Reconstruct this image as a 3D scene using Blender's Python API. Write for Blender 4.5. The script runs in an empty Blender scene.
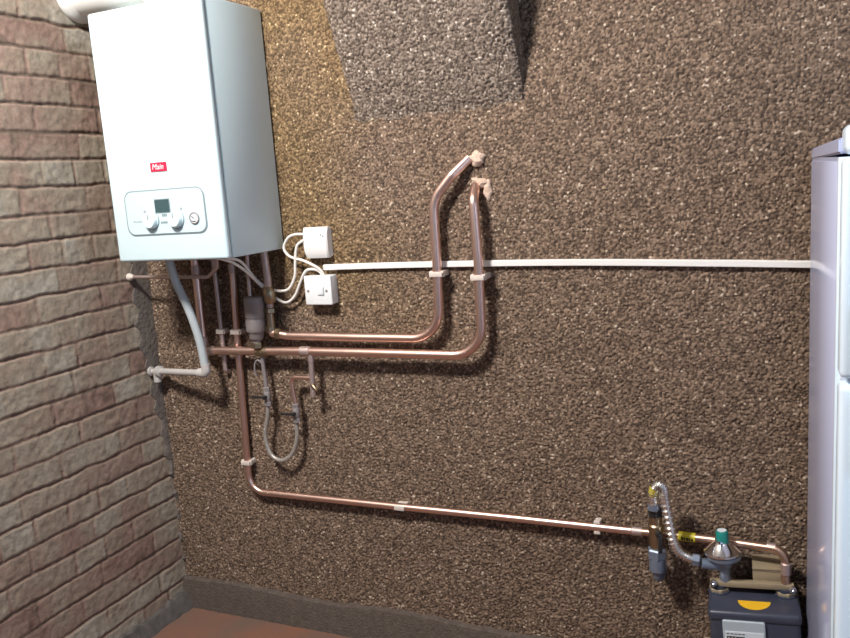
import bpy, bmesh, math, random
import numpy as np
from mathutils import Vector, Matrix
random.seed(7)
SC = bpy.context.scene
COL = SC.collection
BASE = {}          # world position of the root each object belongs to

# ------------------------------------------------------------------ materials
def mat(name, color, rough=.5, metal=0., noise=None, bump=None, spec=None, coat=0., scratch=0.):
    """noise=(scale, amount, other colour)  bump=(scale, strength, distance)"""
    m = bpy.data.materials.new(name); m.use_nodes = True
    nt = m.node_tree; b = nt.nodes['Principled BSDF']
    b.inputs['Base Color'].default_value = (*color, 1)
    b.inputs['Roughness'].default_value = rough
    b.inputs['Metallic'].default_value = metal
    if spec is not None: b.inputs['Specular IOR Level'].default_value = spec
    if coat: b.inputs['Coat Weight'].default_value = coat; b.inputs['Coat Roughness'].default_value = .08
    tc = nt.nodes.new('ShaderNodeTexCoord')
    if noise:
        n = nt.nodes.new('ShaderNodeTexNoise'); n.inputs['Scale'].default_value = noise[0]
        n.inputs['Detail'].default_value = 5
        nt.links.new(tc.outputs['Object'], n.inputs['Vector'])
        r = nt.nodes.new('ShaderNodeValToRGB')
        r.color_ramp.elements[0].position = .35; r.color_ramp.elements[1].position = .7
        r.color_ramp.elements[0].color = (*color, 1)
        r.color_ramp.elements[1].color = (*[c*(1-noise[1])+o*noise[1] for c, o in zip(color, noise[2])], 1)
        nt.links.new(n.outputs['Fac'], r.inputs['Fac'])
        nt.links.new(r.outputs['Color'], b.inputs['Base Color'])
        if scratch:
            mr = nt.nodes.new('ShaderNodeMapRange')
            mr.inputs['To Min'].default_value = rough; mr.inputs['To Max'].default_value = rough+scratch
            nt.links.new(n.outputs['Fac'], mr.inputs['Value']); nt.links.new(mr.outputs['Result'], b.inputs['Roughness'])
    if bump:
        n2 = nt.nodes.new('ShaderNodeTexNoise'); n2.inputs['Scale'].default_value = bump[0]; n2.inputs['Detail'].default_value = 6
        nt.links.new(tc.outputs['Object'], n2.inputs['Vector'])
        bp = nt.nodes.new('ShaderNodeBump'); bp.inputs['Strength'].default_value = bump[1]; bp.inputs['Distance'].default_value = bump[2]
        nt.links.new(n2.outputs['Fac'], bp.inputs['Height']); nt.links.new(bp.outputs['Normal'], b.inputs['Normal'])
    return m

def attr_mat(name, stops, rough=.9, nscale=160., namount=.25, bump=(300., .25, .002), ochre_tint=False):
    """colour from the mesh's own 'tone' value, each stone or brick having one"""
    m = bpy.data.materials.new(name); m.use_nodes = True
    nt = m.node_tree; b = nt.nodes['Principled BSDF']
    b.inputs['Roughness'].default_value = rough; b.inputs['Specular IOR Level'].default_value = .25
    a = nt.nodes.new('ShaderNodeAttribute'); a.attribute_name = 'tone'
    r = nt.nodes.new('ShaderNodeValToRGB')
    e = r.color_ramp.elements
    while len(e) < len(stops): e.new(.5)
    for el, (p, c) in zip(e, stops): el.position = p; el.color = (*c, 1)
    nt.links.new(a.outputs['Fac'], r.inputs['Fac'])
    tc = nt.nodes.new('ShaderNodeTexCoord')
    n = nt.nodes.new('ShaderNodeTexNoise'); n.inputs['Scale'].default_value = nscale; n.inputs['Detail'].default_value = 4
    nt.links.new(tc.outputs['Object'], n.inputs['Vector'])
    mr = nt.nodes.new('ShaderNodeMapRange'); mr.inputs['From Min'].default_value = .25; mr.inputs['From Max'].default_value = .75
    mr.inputs['To Min'].default_value = 1-namount; mr.inputs['To Max'].default_value = 1+namount
    nt.links.new(n.outputs['Fac'], mr.inputs['Value'])
    mx = nt.nodes.new('ShaderNodeMix'); mx.data_type = 'RGBA'; mx.blend_type = 'MULTIPLY'; mx.inputs['Factor'].default_value = 1
    nt.links.new(r.outputs['Color'], mx.inputs['A']); nt.links.new(mr.outputs['Result'], mx.inputs['B'])
    last = mx.outputs['Result']
    if ochre_tint:                                   # soft-edged ochre tint over part of the render
        a2 = nt.nodes.new('ShaderNodeAttribute'); a2.attribute_name = 'ochre_tint'
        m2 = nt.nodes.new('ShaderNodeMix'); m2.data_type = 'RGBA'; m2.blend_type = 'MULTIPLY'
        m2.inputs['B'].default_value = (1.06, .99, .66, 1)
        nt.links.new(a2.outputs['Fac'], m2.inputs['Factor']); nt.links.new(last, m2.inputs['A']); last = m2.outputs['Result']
    nt.links.new(last, b.inputs['Base Color'])
    n2 = nt.nodes.new('ShaderNodeTexNoise'); n2.inputs['Scale'].default_value = bump[0]; n2.inputs['Detail'].default_value = 3
    nt.links.new(tc.outputs['Object'], n2.inputs['Vector'])
    bp = nt.nodes.new('ShaderNodeBump'); bp.inputs['Strength'].default_value = bump[1]; bp.inputs['Distance'].default_value = bump[2]
    nt.links.new(n2.outputs['Fac'], bp.inputs['Height']); nt.links.new(bp.outputs['Normal'], b.inputs['Normal'])
    return m

M = {}
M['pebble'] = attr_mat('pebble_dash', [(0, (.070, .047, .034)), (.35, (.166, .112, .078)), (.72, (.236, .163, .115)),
                                       (.86, (.305, .218, .156)), (1, (.50, .41, .32))], .85, ochre_tint=True)
M['pebblegrey'] = attr_mat('grey_pebble_dash', [(0, (.092, .068, .053)), (.35, (.205, .156, .122)), (.72, (.282, .220, .176)),
                                       (.86, (.345, .278, .226)), (1, (.60, .52, .44))], .85)
M['brick'] = attr_mat('old_brick', [(0, (.150, .110, .084)), (.10, (.150, .110, .084)), (.15, (.175, .125, .096)), (.22, (.270, .175, .140)), (.38, (.295, .212, .165)),
                                    (.55, (.300, .240, .184)), (.75, (.325, .275, .215)), (1, (.385, .350, .295))], .92, 60., .20, (220., .25, .002))
M['concrete'] = mat('plinth_concrete', (.085, .064, .052), .9, noise=(55, .6, (.14, .108, .088)), bump=(160, .9, .006))
M['damp'] = mat('damp_concrete', (.075, .066, .062), .9, noise=(40, .7, (.14, .12, .11)), bump=(60, .5, .004))
M['mortar'] = mat('corner_mortar', (.15, .125, .11), .95, noise=(40, .6, (.085, .072, .062)), bump=(70, .8, .006))
M['floor'] = mat('worn_red_concrete', (.215, .092, .056), .8, noise=(5, .8, (.135, .095, .075)), bump=(40, .4, .004))
M['ceiling'] = mat('ceiling_board', (.62, .60, .57), .9, noise=(5, .3, (.55, .53, .5)))
M['enamel'] = mat('white_enamel', (.63, .77, .81), .30, noise=(3, .15, (.61, .75, .80)))
M['plastic'] = mat('white_plastic', (.80, .78, .75), .38, noise=(20, .2, (.74, .71, .67)))
M['spur'] = mat('white_moulded_plastic', (.78, .79, .79), .35, noise=(20, .2, (.74, .75, .75)))
M['pvc'] = mat('white_pvc', (.76, .74, .70), .42, noise=(18, .3, (.66, .63, .58)))
M['waste'] = mat('pale_waste_pipe_plastic', (.44, .48, .495), .42, noise=(18, .3, (.39, .43, .45)))
M['wastegrey'] = mat('greyed_waste_pipe_plastic', (.48, .45, .43), .45, noise=(18, .4, (.38, .36, .34)))
M['clip'] = mat('clip_plastic', (.66, .58, .52), .5, noise=(60, .4, (.56, .48, .42)))
M['flex'] = mat('white_cable_sheath', (.78, .74, .68), .45, noise=(25, .25, (.70, .65, .58)))
M['copper'] = mat('copper', (.86, .60, .51), .30, 1., noise=(26, .5, (.72, .50, .43)), scratch=.12)
M['oldcopper'] = mat('dull_copper', (.58, .46, .43), .45, .85, noise=(30, .6, (.46, .36, .33)), scratch=.15)
M['browncopper'] = mat('brown_copper', (.50, .33, .25), .38, .9, noise=(30, .6, (.36, .24, .18)))
M['brass'] = mat('brass', (.42, .33, .22), .40, 1., noise=(40, .5, (.30, .23, .16)))
M['chrome'] = mat('chrome', (.82, .83, .85), .12, 1., noise=(30, .15, (.75, .76, .78)))
M['steel'] = mat('stainless_steel', (.88, .87, .85), .26, 1., noise=(60, .2, (.62, .61, .6)))
M['castgrey'] = mat('silver_grey_casting', (.27, .235, .23), .52, .25, noise=(40, .4, (.21, .185, .18)))
M['black'] = mat('black_plastic', (.018, .018, .02), .4, noise=(40, .3, (.03, .03, .03)))
M['display'] = mat('lcd_grey', (.045, .085, .095), .18, noise=(60, .3, (.06, .11, .12)))
M['red'] = mat('red_badge', (.60, .02, .07), .35, noise=(60, .2, (.52, .015, .06)))
M['print'] = mat('white_print', (.88, .86, .86), .5, noise=(60, .1, (.85, .83, .83)))
M['greyprint'] = mat('grey_print', (.30, .34, .36), .5, noise=(60, .1, (.27, .30, .32)))
M['panel'] = mat('control_panel_plastic', (.55, .70, .75), .35, noise=(30, .1, (.53, .68, .73)))
M['groove'] = mat('panel_groove', (.22, .27, .29), .5, noise=(30, .2, (.19, .24, .26)))
M['meter'] = mat('dark_slate_paint', (.034, .040, .064), .38, noise=(14, .4, (.07, .075, .10)), bump=(120, .15, .001))
M['label'] = mat('pale_index_plate', (.42, .48, .52), .4, noise=(30, .2, (.36, .41, .45)))
M['labelwhite'] = mat('white_label', (.66, .72, .75), .4, noise=(30, .15, (.6, .66, .69)))
M['yellow'] = mat('yellow_sticker', (.80, .46, .02), .4, noise=(40, .2, (.72, .38, .02)))
M['tape'] = mat('yellow_tape', (.66, .55, .03), .4, noise=(50, .35, (.5, .40, .03)))
M['green'] = mat('green_cap_plastic', (.015, .22, .19), .3, noise=(50, .2, (.02, .26, .22)))
M['bracket'] = mat('tan_primer', (.30, .235, .15), .55, noise=(22, .5, (.22, .175, .12)))
M['bluegrey'] = mat('blue_grey_union', (.20, .24, .31), .35, .4, noise=(30, .4, (.15, .18, .24)))
M['hose'] = mat('braided_hose', (.42, .38, .34), .4, .35, noise=(300, .6, (.22, .20, .18)), bump=(420, .5, .001))
M['filler'] = mat('pale_filler', (.62, .46, .36), .9, noise=(60, .6, (.46, .32, .24)), bump=(120, .8, .004))
M['fridge'] = mat('fridge_side_cool_cast', (.54, .58, .80), .20, noise=(2.5, .25, (.51, .57, .81)), coat=.3)  # white fridge: blue light cast and the side's shade put into the colour
M['fridgedoor'] = mat('fridge_door_cool_cast', (.74, .86, .97), .25, noise=(2.5, .2, (.71, .84, .97)), coat=.3)  # same white, brighter, with the cool daylight put into the colour
M['gasket'] = mat('grey_gasket', (.52, .56, .64), .5, noise=(20, .2, (.48, .52, .6)))

# ------------------------------------------------------------------ builders
def B(): return bmesh.new()
def obj(name, bm, m, parent=None, smooth=True, base=None):
    """link one mesh; coordinates are world ones, kept relative to the root"""
    me = bpy.data.meshes.new(name)
    org = BASE[parent.name] if parent is not None else Vector(base if base is not None else (0, 0, 0))
    bmesh.ops.translate(bm, verts=bm.verts, vec=-Vector(org))
    bmesh.ops.recalc_face_normals(bm, faces=bm.faces)
    bm.to_mesh(me); bm.free()
    if smooth:
        me.polygons.foreach_set('use_smooth', [True]*len(me.polygons))
        try: me.set_sharp_from_angle(angle=math.radians(35))
        except Exception: pass
    me.materials.append(m)
    o = bpy.data.objects.new(name, me); COL.objects.link(o)
    if parent is not None: o.parent = parent
    else: o.location = org
    BASE[o.name] = Vector(org)
    return o
def tag(o, label, cat, group=None):
    o['label'] = label; o['category'] = cat
    if group: o['group'] = group
    return o
def thing(name, label, cat, loc, group=None):
    o = bpy.data.objects.new(name, None); COL.objects.link(o)
    o.location = loc; o.empty_display_size = .05; BASE[o.name] = Vector(loc)
    return tag(o, label, cat, group)

def box(bm, lo, hi, bev=0., seg=2):
    lo, hi = Vector(lo), Vector(hi)
    t = bmesh.new()
    bmesh.ops.create_cube(t, size=1, matrix=Matrix.Translation((lo+hi)/2) @ Matrix.Diagonal((*(hi-lo), 1)))
    if bev: bmesh.ops.bevel(t, geom=t.edges[:], offset=bev, segments=seg, profile=.5, affect='EDGES')
    me = bpy.data.meshes.new('t'); t.to_mesh(me); t.free(); bm.from_mesh(me); bpy.data.meshes.remove(me)
    return bm
def fillet(pts, r, n=9):
    """polyline with rounded corners; r one radius or one per inner corner"""
    P = [Vector(p) for p in pts]; out = [P[0]]
    for i in range(1, len(P)-1):
        rr = r[i-1] if isinstance(r, (list, tuple)) else r
        a = (P[i-1]-P[i]); b = (P[i+1]-P[i]); la, lb = a.length, b.length; a.normalize(); b.normalize()
        ang = a.angle(b)
        if ang > math.pi-.02 or rr <= 0: out.append(P[i]); continue
        d = min(rr/math.tan(ang/2), la*.48 if i > 1 else la*.98, lb*.48 if i < len(P)-2 else lb*.98)
        rr = d*math.tan(ang/2)
        c = P[i]+(a+b).normalized()*(rr/math.sin(ang/2))
        s, e = P[i]+a*d-c, P[i]+b*d-c
        tot = s.angle(e)
        for k in range(n+1):
            t = k/n
            v = (s*math.sin((1-t)*tot)+e*math.sin(t*tot))/math.sin(tot)
            out.append(c+v)
    out.append(P[-1]); return out
def spline(pts, n=8):
    P = [Vector(p) for p in pts]; P = [2*P[0]-P[1]]+P+[2*P[-1]-P[-2]]; out = []
    for i in range(1, len(P)-2):
        for k in range(n):
            t = k/n; a, b, c, d = P[i-1:i+3]
            out.append(.5*((2*b)+(c-a)*t+(2*a-5*b+4*c-d)*t*t+(3*b-a-3*c+d)*t**3))
    out.append(P[-2]); return out
def tube(bm, path, r, seg=18, cap=True, rad=None):
    P = [Vector(p) for p in path]; Q = [P[0]]
    for p in P[1:]:
        if (p-Q[-1]).length > 1e-6: Q.append(p)
    P = Q; n = len(P)
    T = [((P[min(i+1, n-1)]-P[max(i-1, 0)])).normalized() for i in range(n)]
    u = T[0].orthogonal().normalized(); rings = []
    for i in range(n):
        u = (u-T[i]*u.dot(T[i])).normalized(); v = T[i].cross(u)
        rr = rad(i, n) if rad else r
        rings.append([bm.verts.new(P[i]+(u*math.cos(2*math.pi*k/seg)+v*math.sin(2*math.pi*k/seg))*rr) for k in range(seg)])
    for a, b in zip(rings, rings[1:]):
        for k in range(seg): bm.faces.new((a[k], a[(k+1) % seg], b[(k+1) % seg], b[k]))
    if cap:
        bm.faces.new(rings[0][::-1]); bm.faces.new(rings[-1])
    return bm
def lathe(bm, prof, org, axis=(0, 0, 1), seg=28):
    """prof: (radius, height) pairs along axis"""
    ax = Vector(axis).normalized(); u = ax.orthogonal().normalized(); v = ax.cross(u); org = Vector(org); rings = []
    for r, h in prof:
        rings.append([bm.verts.new(org+ax*h+(u*math.cos(2*math.pi*k/seg)+v*math.sin(2*math.pi*k/seg))*max(r, 1e-4)) for k in range(seg)])
    for a, b in zip(rings, rings[1:]):
        for k in range(seg): bm.faces.new((a[k], a[(k+1) % seg], b[(k+1) % seg], b[k]))
    bm.faces.new(rings[0][::-1]); bm.faces.new(rings[-1])
    return bm
def hexnut(bm, c, axis, r, h):
    return lathe(bm, [(r*.86, 0), (r, h*.12), (r, h*.88), (r*.86, h)], c, axis, 6)
def rrect(w, h, r, n=6):
    pts = []
    for cx, cz, a0 in ((w/2-r, h/2-r, 0), (-w/2+r, h/2-r, 90), (-w/2+r, -h/2+r, 180), (w/2-r, -h/2+r, 270)):
        for k in range(n+1):
            a = math.radians(a0+90*k/n); pts.append((cx+r*math.cos(a), cz+r*math.sin(a)))
    return pts
def prism_y(bm, pts, cx, cz, y0, y1, bev=0.):
    """outline in x,z extruded from y0 (back) to y1 (front, smaller y), front edge chamfered"""
    rings = [(y0, 1.), (y1+bev, 1.)] + ([(y1, 0.)] if bev else [])
    R = []
    for y, f in rings:
        ins = 0 if f else bev
        R.append([bm.verts.new((cx+px-math.copysign(min(ins, abs(px)), px), y, cz+pz-math.copysign(min(ins, abs(pz)), pz))) for px, pz in pts])
    n = len(pts)
    for a, b in zip(R, R[1:]):
        for k in range(n): bm.faces.new((a[k], a[(k+1) % n], b[(k+1) % n], b[k]))
    bm.faces.new(R[0][::-1]); bm.faces.new(R[-1])
    return bm
def text_mesh(bm, s, size, org, shear=0., depth=.0006, rot=None):
    cu = bpy.data.curves.new('t', 'FONT'); cu.body = s; cu.size = size; cu.extrude = depth; cu.shear = shear
    cu.align_x = 'CENTER'; cu.align_y = 'CENTER'
    o = bpy.data.objects.new('t', cu); COL.objects.link(o)
    bpy.context.view_layer.update()
    me = bpy.data.meshes.new_from_object(o.evaluated_get(bpy.context.evaluated_depsgraph_get()))
    me.transform(Matrix.Translation(org) @ (rot or Matrix.Identity(4)) @ Matrix.Rotation(math.radians(90), 4, 'X'))
    bm.from_mesh(me); bpy.data.meshes.remove(me); bpy.data.objects.remove(o); bpy.data.curves.remove(cu)
    return bm

# ------------------------------------------------------------------ setting: heightfields
RNG = np.random.default_rng(11)
def vnoise(u, v, s, seed=0):
    """smooth value noise"""
    r = np.random.default_rng(seed).random((256, 256)); x, y = u/s, v/s
    i, j = np.floor(x).astype(int), np.floor(y).astype(int); fx, fy = x-i, y-j
    fx, fy = fx*fx*(3-2*fx), fy*fy*(3-2*fy); g = lambda a, b: r[a % 256, b % 256]
    return (g(i, j)*(1-fx)+g(i+1, j)*fx)*(1-fy)+(g(i, j+1)*(1-fx)+g(i+1, j+1)*fx)*fy
def pebbles(u, v, cell=.0061, amp=.0048, seed=3):
    """rounded stones thrown at a wall: height and one tone per stone"""
    N = 512; g = np.random.default_rng(seed)
    jx, jy, rad, hh, tn = (g.random((N, N)) for _ in range(5))
    i, j = np.floor(u/cell).astype(int), np.floor(v/cell).astype(int)
    H = np.zeros(u.shape); T = np.full(u.shape, .0)
    for di in (-1, 0, 1):
        for dj in (-1, 0, 1):
            a, b = (i+di) % N, (j+dj) % N
            cx, cy = (i+di+.1+.8*jx[a, b])*cell, (j+dj+.1+.8*jy[a, b])*cell
            R = cell*(.38+.36*rad[a, b]); d2 = ((u-cx)**2+(v-cy)**2)/R**2
            h = amp*(.35+.65*hh[a, b])*np.sqrt(np.clip(1-d2, 0, 1))
            m = h > H; H = np.where(m, h, H); T = np.where(m, tn[a, b], T)
    T = np.where(T > .968, 1., T*.88+.02)
    return H+.004*(vnoise(u, v, .05, 5)-.5)+.006*(vnoise(u, v, .21, 6)-.5), T
def grid_mesh(name, X, Y, Z, tone, m, kind='structure'):
    ny, nx = X.shape; me = bpy.data.meshes.new(name)
    V = np.stack([X, Y, Z], -1).reshape(-1, 3).astype(np.float32)
    idx = np.arange(nx*ny).reshape(ny, nx)
    F = np.stack([idx[:-1, :-1], idx[:-1, 1:], idx[1:, 1:], idx[1:, :-1]], -1).reshape(-1, 4)
    me.vertices.add(len(V)); me.vertices.foreach_set('co', V.ravel())
    me.loops.add(F.size); me.loops.foreach_set('vertex_index', F.ravel().astype(np.int32))
    me.polygons.add(len(F)); me.polygons.foreach_set('loop_start', np.arange(0, F.size, 4, dtype=np.int32))
    me.update(calc_edges=True); me.validate()
    me.polygons.foreach_set('use_smooth', np.ones(len(F), bool))
    at = me.attributes.new('tone', 'FLOAT', 'POINT'); at.data.foreach_set('value', tone.ravel().astype(np.float32))
    me.materials.append(m)
    o = bpy.data.objects.new(name, me); COL.objects.link(o)
    if kind: o['kind'] = kind
    return o
# back wall, pebble-dashed, facing -y
xs = np.concatenate([np.arange(-.04, 2.13, .0023), np.arange(2.135, 3.3, .02)])
zs = np.concatenate([np.arange(-.02, .08, .02), np.arange(.085, 2.14, .0023), np.arange(2.145, 3.0, .012)])
X, Z = np.meshgrid(xs, zs)
H, T = pebbles(X, Z)
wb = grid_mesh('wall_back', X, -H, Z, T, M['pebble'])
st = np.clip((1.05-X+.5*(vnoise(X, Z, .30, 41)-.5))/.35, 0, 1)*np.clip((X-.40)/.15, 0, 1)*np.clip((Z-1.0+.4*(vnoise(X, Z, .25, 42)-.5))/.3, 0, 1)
at = wb.data.attributes.new('ochre_tint', 'FLOAT', 'POINT'); at.data.foreach_set('value', (st*.85).ravel().astype(np.float32))
# sloping pebble-dashed projection high on the back wall
WL, WR, ZB, ZT = .836, 1.322, 1.588, 2.98
def wedge_depth(x, z):
    z0 = 1.60+.014*np.clip((x-WL)/(WR-WL), 0, 1)
    d = .47*(z-z0); s = .009
    return s*np.log1p(np.exp(np.clip(d/s, -30, 30)))-.010*np.clip(1-(z-ZB)/.045, 0, 1)
zz = np.concatenate([np.arange(ZB, 2.14, .0023), np.arange(2.15, ZT, .015)])
# the outline runs: left flank, front, right flank; rounded arrises
S = np.concatenate([np.linspace(-1, 0, 40)[:-1], np.arange(0, 1.00001, .0023/(WR-WL)), np.linspace(1, 2, 60)[1:]])
SS, ZZ = np.meshgrid(S, zz)
D = wedge_depth(WL+np.clip(SS, 0, 1)*(WR-WL), ZZ)
front = np.clip(SS, 0, 1)
xw = WL+front*(WR-WL)+.006*(vnoise(ZZ, ZZ*0, .06, 9)-.5)*((SS > 1) | (SS < 0))
side = np.where(SS < 0, 1+SS, np.where(SS > 1, 2-SS, 1.))
HL, TL = pebbles(np.where(SS < 0, SS*.3, np.where(SS > 1, (SS-1)*.3+WR, xw))+3., ZZ)
edge = np.exp(-np.minimum(front, 1-front)*(WR-WL)/.012)*(D > .012)
nx_ = np.where(SS > 1, 1., np.where(SS < 0, -1., 0.))
Xw = xw+nx_*HL; Yw = -(D*side)-np.where(nx_ == 0, HL, 0)+.010*edge*side
Yw = np.where(side <= .001, .03, Yw)+.006*np.clip(1-(ZZ-ZB)/.012, 0, 1)
o = grid_mesh('trim_1', Xw, Yw, ZZ, TL, M['pebblegrey'])
o.data.materials.append(M['pebble'])
o.data.polygons.foreach_set('material_index', (SS[:-1, :-1] >= 1).ravel().astype(np.int32))  # right flank takes the darker brown render to paint in its shade
o['label'] = 'sloping pebble-dashed projection thickening upwards high on the wall'
# left wall, old brickwork, facing +x
ys = np.concatenate([-np.arange(0, .98, .0032), -np.arange(1.0, 3.4, .02)])+.03
zl = np.concatenate([np.arange(-.01, 2.14, .0034), np.arange(2.15, 3.0, .012)])
YY, ZL = np.meshgrid(ys, zl)
wy = YY+.007*(vnoise(YY, ZL, .045, 21)-.5)+.003*(vnoise(YY, ZL, .012, 22)-.5)
wz = ZL+.007*(vnoise(YY, ZL, .07, 23)-.5)+.003*(vnoise(YY, ZL, .014, 24)-.5)
CH, BL = .0775, .235
row = np.floor((wz-1.254)/CH).astype(int)
off = np.where(row % 2 == 0, -.21, -.36)                # rows break joint by half a brick or so
cb = (wy-off)/BL; colm = np.floor(cb).astype(int)
fz = ((wz-1.254)/CH-row)*CH; fy = (cb-colm)*BL
rh = np.random.default_rng(31).random((64, 64)); rh2 = np.random.default_rng(32).random((64, 64)); rh3 = np.random.default_rng(33).random((64, 64))
cut = rh3[row % 64, colm % 64] > .80                    # some bricks are pairs of headers
half = (fy > BL/2) & cut
tn = np.where(half, rh2[row % 64, colm % 64], rh[row % 64, colm % 64])
fyy = np.where(cut, fy % (BL/2), fy); bl = np.where(cut, BL/2, BL)
ed = np.minimum(np.minimum(fz-.0045, CH-.0045-fz), np.minimum(fyy-.0045, bl-.0045-fyy))
edh, edv = np.minimum(fz-.004, CH-.004-fz), np.minimum(fyy-.004, bl-.004-fyy)
kh = np.clip((edh+.003)/.007, 0, 1); kv = np.clip((edv+.003)/.009, 0, 1)
k = kh*kh*(3-2*kh); kv = kv*kv*(3-2*kv); deep = .25+.75*vnoise(wy, np.round(wz/CH), .11, 29)
k = k*(1-(1-kv)*.85*vnoise(wy+7, wz, .09, 30))
rough = .0022*(vnoise(YY, ZL, .018, 25)-.5)+.0010*(vnoise(YY, ZL, .006, 26)-.5)
hb = .0050*(1-(1-k)*deep)*(.85+.3*tn)+rough
tc_ = .17+.80*np.clip(.10+.80*tn+.55*(vnoise(YY, ZL, .075, 27)-.5)+.18*(vnoise(YY, ZL, .014, 28)-.5), 0, 1)
tone = tc_*k+.06*(1-k)
grid_mesh('wall_left', hb-.012, YY, ZL, tone, M['brick'])
# mortar that fills the corner, ragged edge
bm = B(); rows = 120; prev = None
for i in range(rows+1):
    z = .02+2.95*i/rows
    w = .003+.077*max(0, min(1, (z-.40)/.6))+.012*(random.random()-.5)+.010*math.sin(z*81)
    ring = [bm.verts.new(p) for p in ((-.02, .02, z), (.001+.003*random.random(), .012, z), (.000+.004*random.random(), -w*.45, z), (-.004, -w+.006, z), (-.02, -w, z))]
    if prev:
        for a in range(4): bm.faces.new((prev[a], prev[a+1], ring[a+1], ring[a]))
    prev = ring
obj('trim_2', bm, M['mortar'])['kind'] = 'structure'
# floor, ceiling, plinths
def flat(name, x0, x1, y0, y1, z, m):
    bm = B(); n = 24
    bmesh.ops.create_grid(bm, x_segments=n, y_segments=n, size=.5)
    for v in bm.verts: v.co = Vector((x0+(v.co.x+.5)*(x1-x0), y0+(v.co.y+.5)*(y1-y0), z))
    o = obj(name, bm, m); o['kind'] = 'structure'; return o
flat('floor', -.05, 4.2, -4.2, .06, 0, M['floor'])
flat('ceiling', -.05, 4.2, -2.9, .06, 2.98, M['ceiling'])
bm = B(); prev = None
for i in range(181):
    x = -.02+3.3*i/180; t = .103+.006*math.sin(x*9)+.006*(random.random()-.5)+.006*max(0, x-1)
    d = .020+.003*(random.random()-.5)
    ring = [bm.verts.new(p) for p in ((x, .02, -.01), (x, -d-.012, -.01), (x, -d-.004, t*.6), (x, -d+.004, t-.006), (x, -d+.012, t), (x, .02, t+.002))]
    if prev:
        for a in range(5): bm.faces.new((prev[a], prev[a+1], ring[a+1], ring[a]))
    prev = ring
obj('baseboard_back', bm, M['concrete'])['kind'] = 'structure'
bm = B(); prev = None
for i in range(161):
    y = .02-3.2*i/160; t = .056+.008*math.sin(y*7)+.012*(random.random()-.5)
    d = .020+.008*math.sin(y*5+1)+.008*(random.random()-.5)
    ring = [bm.verts.new(p) for p in ((-.02, y, -.01), (d+.012, y, -.01), (d, y, t*.55), (.008, y, t), (-.02, y, t+.004))]
    if prev:
        for a in range(4): bm.faces.new((prev[a], prev[a+1], ring[a+1], ring[a]))
    prev = ring
obj('baseboard_left', bm, M['damp'])['kind'] = 'structure'

# ------------------------------------------------------------------ boiler
bx, bz, bw, bh, bf = .1574, 1.2545, .3936, .6952, .2807
t = thing('wall_boiler', 'white wall-hung boiler with a two-knob control panel and red badge', 'boiler', (bx+bw/2, -.02, bz))
bm = B(); box(bm, (bx+.001, -bf+.024, bz), (bx+bw-.0005, -.006, bz+bh-.002), .004)
obj('casing', bm, M['enamel'], t)
bm = B(); box(bm, (bx+.02, -.010, bz+.03), (bx+bw-.02, .006, bz+bh-.03), .002)
obj('mounting_frame', bm, M['black'], t)
bm = B(); box(bm, (bx, -bf, bz-.001), (bx+bw, -bf+.022, bz+bh), .009, 4)
fp = obj('front_panel', bm, M['enamel'], t)
for px in (.15, .25): obj('pipe_connection', lathe(B(), [(.018, 0), (.018, -.012), (.012, -.016)], (bx+px, -.12, bz+.001)), M['brass'], t)
# control panel
pcx, pcz, pw, ph = .352, 1.392, .280, .122
cp = B(); prism_y(cp, rrect(pw, ph, .024), pcx, pcz, -bf+.004, -bf-.0030, .0015)
cp = obj('control_panel', cp, M['panel'], t)
bm = B()
o1, i1 = rrect(pw+.006, ph+.006, .027), rrect(pw-.003, ph-.003, .0225)
for y in (-bf-.0014,):
    a = [bm.verts.new((pcx+p[0], y, pcz+p[1])) for p in o1]; b = [bm.verts.new((pcx+p[0], y-.0014, pcz+p[1])) for p in i1]
    for k in range(len(a)): bm.faces.new((a[k], a[(k+1) % len(a)], b[(k+1) % len(a)], b[k]))
obj('panel_outline', bm, M['groove'], cp)
yf = -bf-.003
bm = B(); prism_y(bm, rrect(.056, .040, .003), .347, 1.409, yf+.001, yf-.0012, .0006)
obj('display_frame', bm, M['groove'], cp)
bm = B(); prism_y(bm, rrect(.050, .035, .002), .347, 1.409, yf, yf-.0018)
obj('display', bm, M['display'], cp)
for kx in (.304, .393):
    bm = B(); lathe(bm, [(.0245, 0), (.0245, .004), (.0228, .0055), (.0215, .014), (.0195, .0165), (.001, .0168)], (kx, yf, 1.370), (0, -1, 0), 36)
    kn = obj('knob', bm, M['enamel'], cp)
    bm = B(); lathe(bm, [(.0262, 0), (.0262, .0012), (.024, .0014)], (kx, yf, 1.3695), (0, -1, 0), 36); obj('knob_shadow_ring', bm, M['groove'], kn)
    bm = B(); box(bm, (kx-.0016, yf-.018, 1.374), (kx+.0016, yf-.0165, 1.388), .0004); obj('pointer', bm, M['greyprint'], kn)
bm = B(); lathe(bm, [(.0165, 0), (.0165, .003), (.014, .004), (.0135, .0026), (.001, .0026)], (.455, yf, 1.370), (0, -1, 0), 32)
pg = obj('pressure_gauge', bm, M['castgrey'], cp)
bm = B(); lathe(bm, [(.0128, .0027), (.001, .0031)], (.455, yf, 1.370), (0, -1, 0), 32); obj('dial', bm, M['labelwhite'], pg)
bm = B(); tube(bm, [(.455, yf-.004, 1.370), (.447, yf-.004, 1.376)], .0012, 6); tube(bm, [(.446, yf-.0035, 1.364), (.452, yf-.0035, 1.361), (.460, yf-.0035, 1.362)], .001, 6); obj('needle', bm, M['black'], pg)
bm = B()
for k in range(5): box(bm, (.236+k*.0066, yf-.0006, 1.3665+.0006*(k % 2)), (.241+k*.0066, yf+.0005, 1.3695+.0016*(k % 3 == 0)), 0)
obj('model_marking', bm, M['greyprint'], cp)
bm = B()
for k in range(3): box(bm, (.342+k*.0062, yf-.0006, 1.379), (.3468+k*.0062, yf+.0005, 1.387), 0)
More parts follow.
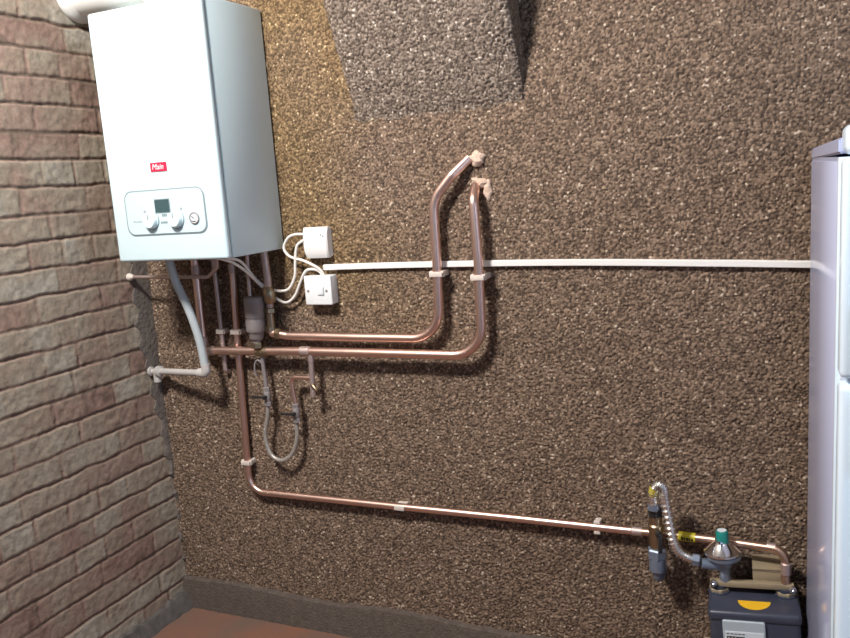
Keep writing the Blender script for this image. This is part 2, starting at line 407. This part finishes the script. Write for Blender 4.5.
for k in range(4): box(bm, (.335+k*.0078, yf-.0006, 1.3600), (.3412+k*.0078, yf+.0005, 1.3660), 0)
obj('button_marking', bm, M['groove'], cp)
for sx, sz in ((.281, 1.396), (.412, 1.398)): obj('symbol', lathe(B(), [(.0042, 0), (.0042, .0006), (.001, .0007)], (sx, yf, sz), (0, -1, 0), 12), M['greyprint'], cp)
# badge
bm = B(); prism_y(bm, rrect(.0575, .0250, .002), .3485, 1.5165, -bf+.002, -bf-.0022, .0006)
bd = obj('badge', bm, M['red'], t)
bm = B(); text_mesh(bm, 'Main', .0215, (.3465, -bf-.0026, 1.5165), .25)
obj('lettering', bm, M['print'], bd, smooth=False)
# flue
t = thing('flue_pipe', 'white flue pipe turning from boiler top into the brick wall', 'flue pipe', (.335, -.15, bz+bh))
bm = B(); tube(bm, fillet([(-.02, -.145, 2.040), (.335, -.145, 2.040), (.335, -.145, bz+bh+.001)], .080, 12), .060, 32); obj('elbow', bm, M['pvc'], t)
bm = B(); lathe(bm, [(.085, 0), (.085, .010), (.080, .018), (.068, .030), (.064, .040), (.061, .040)], (-.004, -.145, 2.050), (1, 0, 0), 40); obj('wall_collar', bm, M['pvc'], t)
bm = B(); lathe(bm, [(.075, 0), (.075, .012), (.062, .020), (.060, .03)], (.335, -.145, bz+bh), (0, 0, 1), 40); obj('boiler_collar', bm, M['pvc'], t)

# ------------------------------------------------------------------ pipes
RP = .0133
def fit(parent, p, d, r, L): obj('soldered_fitting', fitting(B(), p, d, r, L), M['oldcopper'], parent)
def fitting(bm, p, d, r, L):
    p = Vector(p); d = Vector(d).normalized()
    return lathe(bm, [(r*.96, -L/2), (r*1.15, -L/2+.002), (r*1.15, L/2-.002), (r*.96, L/2)], p, d, 20)
t = thing('heating_return_pipe', 'long copper pipe running lower below boiler, rising right of its twin into wall', 'pipe', (.56, -.05, .944))
bm = B(); tube(bm, fillet([(.242, -.05, 1.258), (.237, -.05, .940), (.60, -.05, .9455), (1.1865, -.05, .9455), (1.191, -.05, 1.20), (1.187, -.05, 1.368), (1.180, -.008, 1.404)], [.02, 0, .085, 0, .03]), RP); obj('pipe_run', bm, M['copper'], t)
fit(t, (.242, -.05, 1.20), (0, 0, 1), RP, .03); fit(t, (.262, -.05, .9405), (1, 0, 0), RP, .03); fit(t, (.238, -.05, .972), (0, 0, 1), RP, .03); fit(t, (.62, -.05, .9455), (1, 0, 0), RP, .036)
bm = B(); tube(bm, [(.637, -.05, .943), (.634, -.05, .87), (.631, -.05, .805)], .0085, 14); fitting(bm, (.636, -.05, .926), (0, 0, 1), .0085, .03); dp = obj('drain_branch', bm, M['oldcopper'], t)
bm = B(); lathe(bm, [(.006, 0), (.0075, .004), (.0075, .012), (.005, .016), (.005, .030), (.0035, .032)], (.633, -.052, .842), (.75, -.45, -.42), 14); obj('drain_cock', bm, M['brass'], dp)
t = thing('heating_flow_pipe', 'copper pipe running level under the boiler then up and diagonally into wall', 'pipe', (.56, -.04, .99))
bm = B(); tube(bm, fillet([(.500, -.045, 1.0), (.556, -.04, .991), (.80, -.04, .989), (1.058, -.04, .989), (1.066, -.04, 1.20), (1.068, -.042, 1.375), (1.125, -.036, 1.437), (1.166, -.008, 1.478)], [.03, 0, .085, 0, .09, .02]), RP); obj('pipe_run', bm, M['copper'], t)
bm = B(); tube(bm, fillet([(.506, -.05, 1.258), (.510, -.05, 1.165), (.505, -.045, 1.10), (.499, -.045, 1.0)], .05), .0115, 16); obj('drop_pipe', bm, M['oldcopper'], t)
bm = B(); lathe(bm, [(.014, 0), (.019, .006), (.021, .03), (.019, .045), (.014, .052)], (.508, -.047, 1.092), (-.03, 0, 1), 18); hexnut(bm, (.5035, -.045, 1.062), (-.03, 0, 1), .019, .016); hexnut(bm, (.4995, -.045, 1.004), (0, 0, 1), .017, .016); tube(bm, [(.501, -.045, 1.01), (.501, -.045, 1.07)], .0135, 14); obj('isolating_valve', bm, M['brass'], t)
bm = B(); hexnut(bm, (.516, -.044, .997), (1, 0, 0), .018, .018); obj('compression_nut', bm, M['brass'], t)
t = thing('hot_water_pipe', 'short thin copper pipe below boiler between the waste and gas pipes', 'pipe', (.293, -.024, 1.06))
bm = B(); tube(bm, fillet([(.296, -.03, 1.258), (.294, -.024, 1.19), (.293, -.024, .953), (.292, -.024, .868), (.292, -.006, .862)], [.03, 0, .01]), .0078, 14); obj('pipe_run', bm, M['oldcopper'], t)
t = thing('gas_supply_pipe', 'copper gas pipe dropping from boiler and running low along wall to meter', 'pipe', (.9, -.026, .467))
GX = [(.374, -.05, 1.258), (.366, -.026, 1.215), (.351, -.026, .906), (.340, -.026, .585), (.336, -.026, .4625), (.885, -.026, .466), (1.262, -.026, .470), (1.575, -.027, .4715)]
bm = B(); tube(bm, fillet(GX, [.03, 0, 0, .088, 0, 0]), .0108); obj('pipe_run', bm, M['copper'], t)
bm = B(); tube(bm, fillet([(1.57, -.027, .4715), (1.64, -.030, .4735), (1.80, -.050, .4815), (1.946, -.078, .489), (1.947, -.088, .40)], [.1, .1, .030]), .0108); obj('meter_tail', bm, M['browncopper'], t)
fit(t, (1.586, -.027, .4715), (1, 0, 0), .0108, .03); fit(t, (.367, -.030, 1.20), (-.05, 0, 1), .0108, .03); fit(t, (1.915, -.070, .487), (1, -.2, 0), .0108, .024); fit(t, (1.947, -.086, .445), (0, 0, -1), .0108, .03)
bm = B(); tube(bm, [(1.694, -.0368, .4762), (1.736, -.0420, .4783)], .0122, 20); obj('warning_tape', bm, M['tape'], t)
bm = B()
for k, w in enumerate((.004, .003, .005, .003, .004)): box(bm, (1.701+k*.0062, -.0535, .473), (1.701+k*.0062+w, -.0485-.0006*k, .4800), 0)
obj('tape_print', bm, M['black'], t)
t = thing('relief_pipe', 'thin dull pipe crossing level from brick wall to boiler underside', 'pipe', (.0, -.085, 1.187))
bm = B(); tube(bm, fillet([(-.01, -.088, 1.187), (.325, -.098, 1.183), (.388, -.125, 1.216), (.390, -.13, 1.258)], .018), .0058, 12); obj('pipe_run', bm, M['oldcopper'], t)
bm = B(); lathe(bm, [(.012, 0), (.012, .008), (.008, .012), (.007, .022)], (-.002, -.088, 1.187), (1, 0, -.01), 14); obj('wall_sleeve', bm, M['clip'], t)
t = thing('cold_water_pipe', 'thin copper tail rising from silver water treatment cylinder to the boiler', 'pipe', (.447, -.06, 1.18))
bm = B(); tube(bm, [(.452, -.06, 1.258), (.448, -.06, 1.19), (.4455, -.06, 1.112)], .0065, 14); obj('pipe_run', bm, M['oldcopper'], t)
t = thing('water_treatment_cylinder', 'silver grey canister hanging under boiler on the level pipe', 'water filter', (.455, -.062, .958))
bm = B(); lathe(bm, [(.020, 0), (.028, .002), (.030, .006), (.030, .038), (.0288, .040), (.0288, .045), (.0312, .047), (.031, .070), (.0318, .072), (.0315, .106), (.027, .110), (.010, .112)], (.4555, -.062, 1.006), (.045, 0, 1), 32); obj('body', bm, M['castgrey'], t)
bm = B(); lathe(bm, [(.013, 0), (.013, .012), (.018, .014), (.022, .020), (.023, .036), (.026, .040)], (.4545, -.062, .968), (.03, 0, 1), 24); obj('neck', bm, M['castgrey'], t)
bm = B(); hexnut(bm, (.454, -.062, .955), (0, 0, 1), .019, .018); lathe(bm, [(.0148, -.020), (.0165, -.018), (.0165, .018), (.0148, .020)], (.462, -.05, .9415), (1, 0, 0), 20); obj('tee_fitting', bm, M['brass'], t)

# ------------------------------------------------------------------ filling loop
t = thing('filling_loop', 'grey braided filling hose hanging in a U below the canister', 'hose', (.46, -.045, .78))
bm = B(); tube(bm, spline([(.457, -.047, .936), (.4565, -.046, .900), (.458, -.045, .85), (.459, -.045, .80)], 4), .0066, 14); tube(bm, spline([(.452, -.05, .905), (.444, -.053, .914), (.433, -.054, .905), (.429, -.054, .885), (.430, -.052, .862)], 5), .003, 8); obj('inlet_tail', bm, M['castgrey'], t)
bm = B(); tube(bm, spline([(.460, -.045, .782), (.452, -.045, .73), (.4355, -.045, .665), (.449, -.045, .606), (.489, -.047, .588), (.529, -.045, .611), (.553, -.045, .660), (.5575, -.045, .712)], 8), .0068, 14); obj('braided_hose', bm, M['hose'], t)
for (cx, cz, lx) in ((.4595, .797, -1), (.561, .748, -1)):
    bm = B(); hexnut(bm, (cx, -.045, cz-.032), (0, 0, 1), .0125, .016); lathe(bm, [(.009, -.018), (.0115, -.014), (.0115, .014), (.009, .018)], (cx, -.045, cz), (0, 0, 1), 16); hexnut(bm, (cx, -.045, cz+.016), (0, 0, 1), .0115, .014)
    v = obj('valve', bm, M['castgrey'], t)
    bm = B(); lathe(bm, [(.006, 0), (.006, .012)], (cx, -.054, cz), (0, -1, 0), 12); box(bm, (cx-.042, -.070, cz-.003), (cx+.006, -.063, cz+.004), .001); obj('lever', bm, M['black'], v)
bm = B(); tube(bm, fillet([(.561, -.045, .765), (.553, -.045, .862), (.634, -.05, .863)], .018), .0072, 14); obj('link_pipe', bm, M['copper'], t)

# ------------------------------------------------------------------ pipe clips
def clip(x, z, horiz, r, ypipe, label):
    """saddle clip: base on the wall, two jaws round the pipe"""
    t = thing('pipe_clip', label, 'pipe clip', (x, -.004, z), 'plastic pipe clips')
    rot = (lambda p: Vector((x+p[2], p[1], z+p[0]))) if horiz else (lambda p: Vector((x+p[0], p[1], z+p[2])))
    yb = ypipe
    bm = B(); q = B(); box(q, (-r-.005, yb+r*.2, -.008), (r+.005, .006, .008), .002)
    for v in q.verts: v.co = rot(v.co)
    obj('clip_base', q, M['clip'], t); bm.free()
    for s in (-1, 1):
        q = B(); box(q, (s*(r+.0035)-.0045, yb-r*.75, -.0085), (s*(r+.0035)+.0045, yb+r*.4, .0085), .002)
        for v in q.verts: v.co = rot(v.co)
        obj('jaw', q, M['clip'], t)
    if not horiz:
        q = B(); box(q, (-r-.006, yb-r-.0035, -.007), (r+.006, yb-r*.9, .007), .0015)
        for v in q.verts: v.co = rot(v.co)
        obj('strap', q, M['clip'], t)
clip(.340, .563, False, .0108, -.026, 'pale plastic clip holding gas pipe just above its lower bend')
clip(.888, .466, False, .0108, -.026, 'pale plastic clip at middle of the long low gas pipe')
clip(1.480, .471, True, .0108, -.026, 'pale plastic clip on low gas pipe nearest the meter')
clip(1.066, 1.172, False, RP, -.04, 'pale clip on left riser just below the white trunking')
clip(1.190, 1.162, False, RP, -.05, 'pale clip on right riser just below the white trunking')
clip(.293, .998, False, .0078, -.024, 'grey clip on thin hot water pipe under the boiler')
clip(.3555, .998, False, .0108, -.026, 'grey clip on gas pipe under the boiler')

# ------------------------------------------------------------------ condensate waste
t = thing('condensate_waste_pipe', 'white plastic waste pipe curving down from boiler and elbowing left to brick wall', 'waste pipe', (.29, -.13, .88))
bm = B(); tube(bm, spline([(.219, -.14, 1.258), (.222, -.138, 1.22), (.232, -.135, 1.17), (.262, -.128, 1.085), (.280, -.118, .99), (.2865, -.112, .895)], 7), .0128, 20); obj('flexible_drop', bm, M['waste'], t)
bm = B(); tube(bm, fillet([(.286, -.112, .912), (.288, -.112, .8815), (.255, -.108, .8812)], .012), .0145, 20); obj('elbow', bm, M['wastegrey'], t)
bm = B(); tube(bm, [(.27, -.110, .8812), (.030, -.048, .864)], .0105, 20); obj('horizontal_run', bm, M['wastegrey'], t)
bm = B(); tube(bm, fillet([(.052, -.053, .8655), (.026, -.046, .8645), (.024, -.046, .828)], .010), .0130, 20); lathe(bm, [(.018, 0), (.018, .012), (.013, .014)], (.034, -.049, .8645), (1, -.22, .04), 20); obj('end_elbow', bm, M['wastegrey'], t)
bm = B(); lathe(bm, [(.016, 0), (.016, .006), (.0095, .008), (.0095, .02)], (-.002, -.046, .862), (1, 0, 0), 18); obj('wall_stub', bm, M['wastegrey'], t)

# ------------------------------------------------------------------ electrics
t = thing('cable_trunking', 'long narrow white cable trunking running level along wall behind the risers', 'cable trunking', (.69, 0, 1.19))
TP = [(.688, 1.1945), (1.0, 1.1955), (1.404, 1.192), (1.75, 1.1825), (2.06, 1.1715)]
bm = B(); prev = None; path = spline([(a, 0, b) for a, b in TP], 10)
for p in path:
    ring = [bm.verts.new(Vector((p.x, y, p.z+dz))) for y, dz in ((.012, -.009), (-.013, -.009), (-.0155, -.0075), (-.0155, .0065), (-.014, .008), (.012, .008))]
    if prev:
        for a in range(6): bm.faces.new((prev[a], prev[(a+1) % 6], ring[(a+1) % 6], ring[a]))
    else: bm.faces.new(ring[::-1])
    prev = ring
bm.faces.new(prev); obj('trunking_base', bm, M['plastic'], t)
bm = B(); prev = None
for p in path:
    ring = [bm.verts.new(Vector((p.x, y, p.z+dz))) for y, dz in ((-.014, -.0078), (-.0168, -.0072), (-.0168, .0058), (-.014, .0066))]
    if prev:
        for a in range(4): bm.faces.new((prev[a], prev[(a+1) % 4], ring[(a+1) % 4], ring[a]))
    else: bm.faces.new(ring[::-1])
    prev = ring
bm.faces.new(prev); obj('trunking_lid', bm, M['plastic'], t)
t = thing('fused_spur', 'square white switched fuse box with two cables entering its top', 'electrical switch', (.678, 0, 1.13))
bm = B(); box(bm, (.634, -.034, 1.087), (.722, .006, 1.172), .003); obj('back_box', bm, M['spur'], t)
bm = B(); box(bm, (.632, -.043, 1.0855), (.724, -.033, 1.1735), .004, 3); fpn = obj('face_plate', bm, M['spur'], t)
bm = B(); box(bm, (.679, -.0465, 1.1165), (.697, -.042, 1.139), .0015); obj('rocker_switch', bm, M['spur'], fpn)
bm = B(); box(bm, (.6765, -.0437, 1.1140), (.6995, -.0425, 1.1155), 0); box(bm, (.6980, -.0437, 1.1140), (.6995, -.0425, 1.141), 0); obj('switch_gap', bm, M['greyprint'], fpn)
for sx in (.645, .708):
    bm = B(); lathe(bm, [(.0040, 0), (.0040, .001), (.001, .0016)], (sx, -.043, 1.128), (0, -1, 0), 14); obj('screw', bm, M['castgrey'], fpn)
t = thing('wireless_receiver', 'rounded white receiver box just above the square switch box', 'control box', (.683, 0, 1.27))
bm = B(); prism_y(bm, rrect(.082, .088, .008), .678, 1.2695, .006, -.020, .003); obj('back_plate', bm, M['plastic'], t)
bm = B(); n = 14; prev = None
for i in range(n+1):
    s = -1+2*i/n; z = 1.2695+s*.0455; hw = .0415-.004*max(0, -s)**3; d = .036-.009*abs(s)**3
    ring = [bm.verts.new(p) for p in ((.678-hw, -.012, z), (.678-hw, -d+.004, z), (.678-hw+.004, -d, z), (.678+hw-.004, -d, z), (.678+hw, -d+.004, z), (.678+hw, -.012, z))]
    if prev:
        for a in range(6): bm.faces.new((prev[a], prev[(a+1) % 6], ring[(a+1) % 6], ring[a]))
    else: bm.faces.new(ring[::-1])
    prev = ring
bm.faces.new(prev); cv = obj('cover', bm, M['plastic'], t)
bm = B()
for k in range(2): lathe(bm, [(.0022, 0), (.0022, .002)], (.700+k*.008, -.035, 1.293-k*.004), (0, -1, 0), 10)
obj('indicator', bm, M['groove'], cv)
bm = B()
for k in range(5): box(bm, (.646, -.0365, 1.255+k*.009), (.682, -.034, 1.2562+k*.009), 0)
obj('vent_slot', bm, M['spur'], cv)
RC = .0042
bm = B(); tube(bm, spline([(.455, -.20, 1.252), (.462, -.17, 1.246), (.472, -.12, 1.228), (.476, -.06, 1.166), (.508, -.045, 1.139), (.540, -.04, 1.129), (.575, -.04, 1.135), (.599, -.038, 1.172), (.606, -.038, 1.215), (.617, -.038, 1.262), (.640, -.034, 1.279)], 7), RC, 12)
tag(obj('power_cable', bm, M['flex'], base=(.54, -.04, 1.129)), 'white cable looping from boiler underside up into left side of receiver box', 'cable', )
bm = B(); tube(bm, spline([(.642, -.032, 1.296), (.615, -.036, 1.297), (.588, -.036, 1.288), (.5695, -.036, 1.258), (.588, -.036, 1.232), (.636, -.036, 1.2175), (.676, -.032, 1.197), (.690, -.026, 1.180), (.691, -.02, 1.166)], 7), RC, 12)
tag(obj('power_cable', bm, M['flex'], base=(.59, -.035, 1.23)), 'white cable curling from receiver box left side down to switch box', 'cable')
bm = B(); tube(bm, spline([(.440, -.20, 1.252), (.460, -.15, 1.232), (.470, -.10, 1.198), (.484, -.055, 1.150), (.500, -.040, 1.127), (.528, -.032, 1.101), (.557, -.030, 1.092), (.588, -.030, 1.112), (.613, -.032, 1.153), (.636, -.032, 1.187), (.664, -.028, 1.191), (.6815, -.024, 1.181), (.684, -.02, 1.166)], 7), RC, 12)
tag(obj('power_cable', bm, M['flex'], base=(.557, -.03, 1.092)), 'white cable dipping lowest, from boiler underside to top of switch box', 'cable')

# ------------------------------------------------------------------ filler where the risers enter the wall
def lump(name, label, c, r, seed):
    g = random.Random(seed); bm = B(); bmesh.ops.create_icosphere(bm, subdivisions=3, radius=1)
    ph = [g.uniform(0, 6) for _ in range(6)]
    for v in bm.verts:
        k = 1+.16*math.sin(3*v.co.x+ph[0])*math.sin(4*v.co.z+ph[1])+.12*math.sin(7*v.co.z+ph[2]+3*v.co.x)+.05*g.uniform(-1, 1)
        v.co = Vector((c[0]+v.co.x*r[0]*k, c[1]+v.co.y*r[1]*k, c[2]+v.co.z*r[2]*k))
    tag(obj(name, bm, M['filler'], base=c), label, 'wall filler')
lump('filler_lump', 'pale lump of filler right of the upper pipe end in wall', (1.187, -.002, 1.474), (.021, .014, .020), 3)
lump('filler_lump', 'pale ragged filler packed over the lower pipe end in wall', (1.190, .002, 1.410), (.028, .016, .017), 5)
lump('filler_lump', 'small pale dab of filler trailing down right of the lower pipe end', (1.213, -.002, 1.392), (.012, .010, .026), 8)

# ------------------------------------------------------------------ gas meter set
MP = Vector((1.868, -.09, .392)); MROT = Matrix.Translation(MP) @ Matrix.Rotation(math.radians(3), 4, 'Z') @ Matrix.Rotation(math.radians(-3.2), 4, 'Y') @ Matrix.Translation(-MP)
def pose(root):                      # the meter hangs slightly askew
    root.matrix_world = MROT @ Matrix.Translation(BASE[root.name])
t = thing('gas_meter', 'dark slate gas meter low by the fridge with yellow sticker on top', 'gas meter', (1.872, -.11, .06))
bm = B(); box(bm, (1.772, -.188, .06), (1.972, -.035, .360), .012, 4); obj('case', bm, M['meter'], t)
bm = B(); box(bm, (1.769, -.191, .345), (1.975, -.031, .373), .010, 4); lid = obj('top_cover', bm, M['meter'], t)
bm = B(); box(bm, (1.766, -.195, .140), (1.978, -.028, .152), .005, 3); obj('seam_flange', bm, M['meter'], t)
for x in (1.794, 1.946):
    bm = B(); lathe(bm, [(.026, 0), (.026, .008), (.020, .010), (.020, .024)], (x, -.09, .368), (0, 0, 1), 24); obj('boss', bm, M['meter'], t)
bm = B(); pts = []
for k in range(13):
    a = math.pi+math.pi*k/12; pts.append((.037*math.cos(a), .040*math.sin(a)))
vs = [[bm.verts.new((1.874+p[0], -.134+p[1], zz_)) for p in pts] for zz_ in (.3725, .3740)]
bm.faces.new(vs[0][::-1]); bm.faces.new(vs[1])
for k in range(13): bm.faces.new((vs[0][k], vs[0][(k+1) % 13], vs[1][(k+1) % 13], vs[1][k]))
obj('yellow_sticker', bm, M['yellow'], lid, smooth=False)
bm = B(); prism_y(bm, rrect(.094, .110, .004), 1.848, .2980, -.186, -.1960, .0015); ip = obj('index_plate', bm, M['label'], t)
bm = B(); prism_y(bm, rrect(.086, .062, .002), 1.848, .2960, -.195, -.1974); obj('white_label', bm, M['labelwhite'], ip)
bm = B(); prism_y(bm, rrect(.040, .010, .001), 1.829, .3100, -.196, -.1985); obj('counter_window', bm, M['black'], ip)
bm = B(); lathe(bm, [(.0035, 0), (.0035, .0012)], (1.858, -.1972, .3090), (0, -1, 0), 12)
for k in range(5): box(bm, (1.809+k*.0085, -.1978, .320), (1.8155+k*.0085, -.1970, .3222), 0)
for k in range(6): box(bm, (1.812+k*.011, -.1978, .286), (1.820+k*.011, -.1970, .2880), 0)
obj('label_print', bm, M['black'], ip)
bm = B()
for k in range(5): text_mesh(bm, str((0, 0, 3, 4, 2)[k]), .0085, (1.8135+k*.0078, -.1990, .3100), 0, .0002)
obj('counter_digits', bm, M['print'], ip, smooth=False)
pose(t)
t = thing('meter_bracket', 'tan metal bracket bar joining both unions above the gas meter', 'bracket', (1.868, -.09, .392))
bm = B(); box(bm, (1.774, -.103, .389), (1.966, -.083, .404), .003); obj('bar', bm, M['bracket'], t)
bm = B(); box(bm, (1.874, -.086, .400), (1.942, -.080, .432), .002); box(bm, (1.874, -.086, .424), (1.942, .004, .432), .002); obj('wall_tab', bm, M['bracket'], t)
for x, zc in ((1.783, .402), (1.962, .396)):
    bm = B(); hexnut(bm, (x, -.104, zc), (0, -1, 0), .0085, .010); lathe(bm, [(.004, .009), (.004, .014), (.002, .016)], (x, -.104, zc), (0, -1, 0), 12); obj('bolt', bm, M['chrome'], t)
for x in (1.794, 1.946):
    bm = B(); hexnut(bm, (x, -.09, .366), (0, 0, 1), .024, .019); obj('union_nut', bm, M['bracket'], t)
pose(t)
RX = 1.810
t = thing('gas_regulator', 'chrome cone gas regulator with green cap standing above the meter', 'gas regulator', (RX, -.09, .41))
bm = B(); lathe(bm, [(.013, -.028), (.013, .010), (.017, .014), (.018, .026), (.030, .030), (.040, .036), (.041, .046), (.030, .048)], (RX, -.09, .427), (0, 0, 1), 32); tube(bm, [(RX, -.09, .440), (1.757, -.098, .447)], .013, 18); obj('body', bm, M['bluegrey'], t)
bm = B(); lathe(bm, [(.039, 0), (.043, .002), (.043, .006), (.038, .009), (.029, .017), (.0185, .027), (.0155, .032), (.0150, .036)], (RX-.003, -.09, .474), (0, 0, 1), 36); obj('dome', bm, M['chrome'], t)
bm = B(); lathe(bm, [(.0135, 0), (.0150, .002), (.0150, .028), (.0130, .032), (.001, .033)], (RX, -.09, .500), (0, 0, 1), 28); cap = obj('green_cap', bm, M['green'], t)
bm = B(); lathe(bm, [(.0110, 0), (.0110, .0012), (.001, .0016)], (RX, -.09, .5328), (0, 0, 1), 24); obj('cap_label', bm, M['labelwhite'], cap)
pose(t)
t = thing('flexible_gas_connector', 'corrugated steel flexible tube looping from valve down to the regulator', 'flexible tube', (1.69, -.1, .55))
hp = spline([(1.641, -.098, .575), (1.640, -.100, .606), (1.645, -.102, .628), (1.657, -.104, .638), (1.668, -.106, .628), (1.670, -.106, .603), (1.678, -.106, .548), (1.687, -.104, .492), (1.700, -.102, .464), (1.724, -.100, .450), (1.745, -.099, .446)], 16)
bm = B(); tube(bm, hp, .0085, 16, rad=lambda i, n: .0140 if i % 4 in (1, 2) else .0098); obj('corrugated_tube', bm, M['steel'], t)
bm = B(); tube(bm, hp[20:34], .0126, 14); obj('yellow_tag', bm, M['tape'], t)
bm = B(); hexnut(bm, (1.732, -.1, .4475), (1, 0, -.1), .0155, .02); obj('end_nut', bm, M['bluegrey'], t)
bm = B(); lathe(bm, [(.012, 0), (.015, .003), (.015, .018)], (1.641, -.098, .566), (0, 0, 1), 16); obj('end_nut', bm, M['bluegrey'], t)
t = thing('gas_control_valve', 'brass emergency gas valve with dark top beside the copper pipe coupling', 'gas valve', (1.644, -.08, .39))
bm = B(); lathe(bm, [(.012, 0), (.016, .006), (.0175, .02), (.0175, .05), (.020, .052), (.020, .066), (.0165, .070), (.0165, .110)], (1.643, -.083, .455), (0, 0, 1), 24); obj('body', bm, M['brass'], t)
bm = B(); hexnut(bm, (1.642, -.085, .545), (0, 0, 1), .019, .022); lathe(bm, [(.014, 0), (.014, .012), (.009, .015)], (1.641, -.090, .566), (0, 0, 1), 18); obj('top_nut', bm, M['black'], t)
bm = B(); hexnut(bm, (1.644, -.083, .430), (0, 0, 1), .024, .028); lathe(bm, [(.018, 0), (.021, .004), (.021, .036), (.017, .038)], (1.645, -.083, .394), (0, 0, 1), 22); obj('union_nut', bm, M['bluegrey'], t)
bm = B(); tube(bm, fillet([(1.645, -.083, .40), (1.646, -.08, .372), (1.650, .01, .366)], .016), .0125, 16); obj('inlet_stub', bm, M['bluegrey'], t)
bm = B(); lathe(bm, [(.008, 0), (.008, .016)], (1.650, -.098, .505), (.5, -1, 0), 14); box(bm, (1.654, -.124, .462), (1.663, -.115, .512), .002); obj('lever', bm, M['black'], t)

# ------------------------------------------------------------------ fridge
t = thing('fridge_freezer', 'white upright fridge freezer at right beside the gas meter', 'fridge', (1.992, -.10, 0))
FX, FY = 1.992, -.10
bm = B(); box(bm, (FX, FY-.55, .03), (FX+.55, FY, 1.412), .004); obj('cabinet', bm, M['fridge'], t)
bm = B(); vs = [bm.verts.new(p) for p in ((FX, FY, 1.414), (FX+.55, FY, 1.414), (FX+.55, FY-.55, 1.4235), (FX, FY-.55, 1.4235), (FX, FY, 1.437), (FX+.55, FY, 1.437), (FX+.55, FY-.55, 1.4475), (FX, FY-.55, 1.4475))]
for f in ((0, 1, 2, 3), (4, 5, 6, 7), (0, 1, 5, 4), (1, 2, 6, 5), (2, 3, 7, 6), (3, 0, 4, 7)): bm.faces.new([vs[i] for i in f])
bmesh.ops.bevel(bm, geom=bm.edges[:], offset=.003, segments=2, affect='EDGES'); obj('top_cover', bm, M['fridge'], t)
bm = B(); box(bm, (FX+.002, FY-.55, 1.408), (FX+.548, FY-.002, 1.418), 0); obj('top_seam', bm, M['fridge'], t)
bm = B(); box(bm, (FX-.001, FY-.566, .06), (FX+.551, FY-.548, 1.418), .002); obj('cabinet_front_edge', bm, M['fridgedoor'], t)
bm = B(); box(bm, (FX+.006, FY-.578, .07), (FX+.544, FY-.564, 1.410), .002); obj('door_gasket', bm, M['gasket'], t)
bm = B(); box(bm, (FX+.004, FY-.618, 1.421), (FX+.551, FY-.545, 1.466), .012, 4); obj('front_fascia', bm, M['fridgedoor'], t)
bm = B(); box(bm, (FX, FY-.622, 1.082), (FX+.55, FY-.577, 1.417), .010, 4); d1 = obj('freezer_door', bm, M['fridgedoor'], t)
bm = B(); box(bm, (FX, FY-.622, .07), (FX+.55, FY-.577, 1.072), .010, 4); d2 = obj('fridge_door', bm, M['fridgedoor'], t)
for par, z0, z1 in ((d1, 1.092, 1.20), (d2, .94, 1.060)):
    bm = B(); box(bm, (FX+.035, FY-.650, z0), (FX+.055, FY-.634, z1), .005); box(bm, (FX+.038, FY-.640, z0+.006), (FX+.052, FY-.618, z0+.022), .002); box(bm, (FX+.038, FY-.640, z1-.022), (FX+.052, FY-.618, z1-.006), .002); obj('handle', bm, M['fridgedoor'], par)
for dx in (.05, .5):
    for dy in (-.06, -.5):
        bm = B(); lathe(bm, [(.02, 0), (.02, .012), (.012, .014), (.012, .034)], (FX+dx, FY+dy, 0), (0, 0, 1), 16); obj('foot', bm, M['black'], t)
t.rotation_euler = (0, 0, math.radians(2.4))

# ------------------------------------------------------------------ light
def area(name, loc, target, sx, sy, power, color):
    l = bpy.data.lights.new(name, 'AREA'); l.shape = 'RECTANGLE'; l.size = sx; l.size_y = sy; l.energy = power; l.color = color
    o = bpy.data.objects.new(name, l); COL.objects.link(o); o.location = loc
    o.rotation_euler = (Vector(target)-Vector(loc)).to_track_quat('-Z', 'Y').to_euler(); return o
area('ceiling_lamp', (.61, -1.74, 2.88), (.9, 0, 1.15), .36, .26, 96, (1., .97, .93))
area('side_cool_fill', (3.5, -1.5, 1.5), (.4, -.3, 1.1), 1.0, 1.0, 17, (.58, .76, 1.))  # unseen fill added at right to brighten boiler side and brickwork
area('open_doorway_daylight', (2.0, -4.1, 1.3), (1.4, 0, .9), 1.8, 1.8, 8, (.52, .72, 1.))
w = bpy.data.worlds.new('daylight'); SC.world = w; w.use_nodes = True
bg = w.node_tree.nodes['Background']; bg.inputs[0].default_value = (.55, .68, 1., 1); bg.inputs[1].default_value = .055

# ------------------------------------------------------------------ camera
cam = bpy.data.cameras.new('camera'); co = bpy.data.objects.new('camera', cam); COL.objects.link(co)
cam.sensor_fit = 'HORIZONTAL'; cam.sensor_width = 36; cam.lens = 804.49/850*36
yaw, pitch, roll = .4258, -.1697, -.0708
f = Vector((-math.sin(yaw)*math.cos(pitch), math.cos(yaw)*math.cos(pitch), math.sin(pitch)))
r0 = Vector((math.cos(yaw), math.sin(yaw), 0)); u0 = r0.cross(f); c, s = math.cos(roll), math.sin(roll)
r1 = c*r0+s*u0; u1 = -s*r0+c*u0
co.matrix_world = Matrix(((r1.x, u1.x, -f.x, 1.9387), (r1.y, u1.y, -f.y, -2.0699), (r1.z, u1.z, -f.z, 1.4268), (0, 0, 0, 1)))
cam.clip_start = .02
SC.camera = co
vs_ = SC.view_settings; vs_.view_transform = 'Standard'; vs_.look = 'None'; vs_.gamma = 1; vs_.exposure = 0; vs_.use_curve_mapping = False
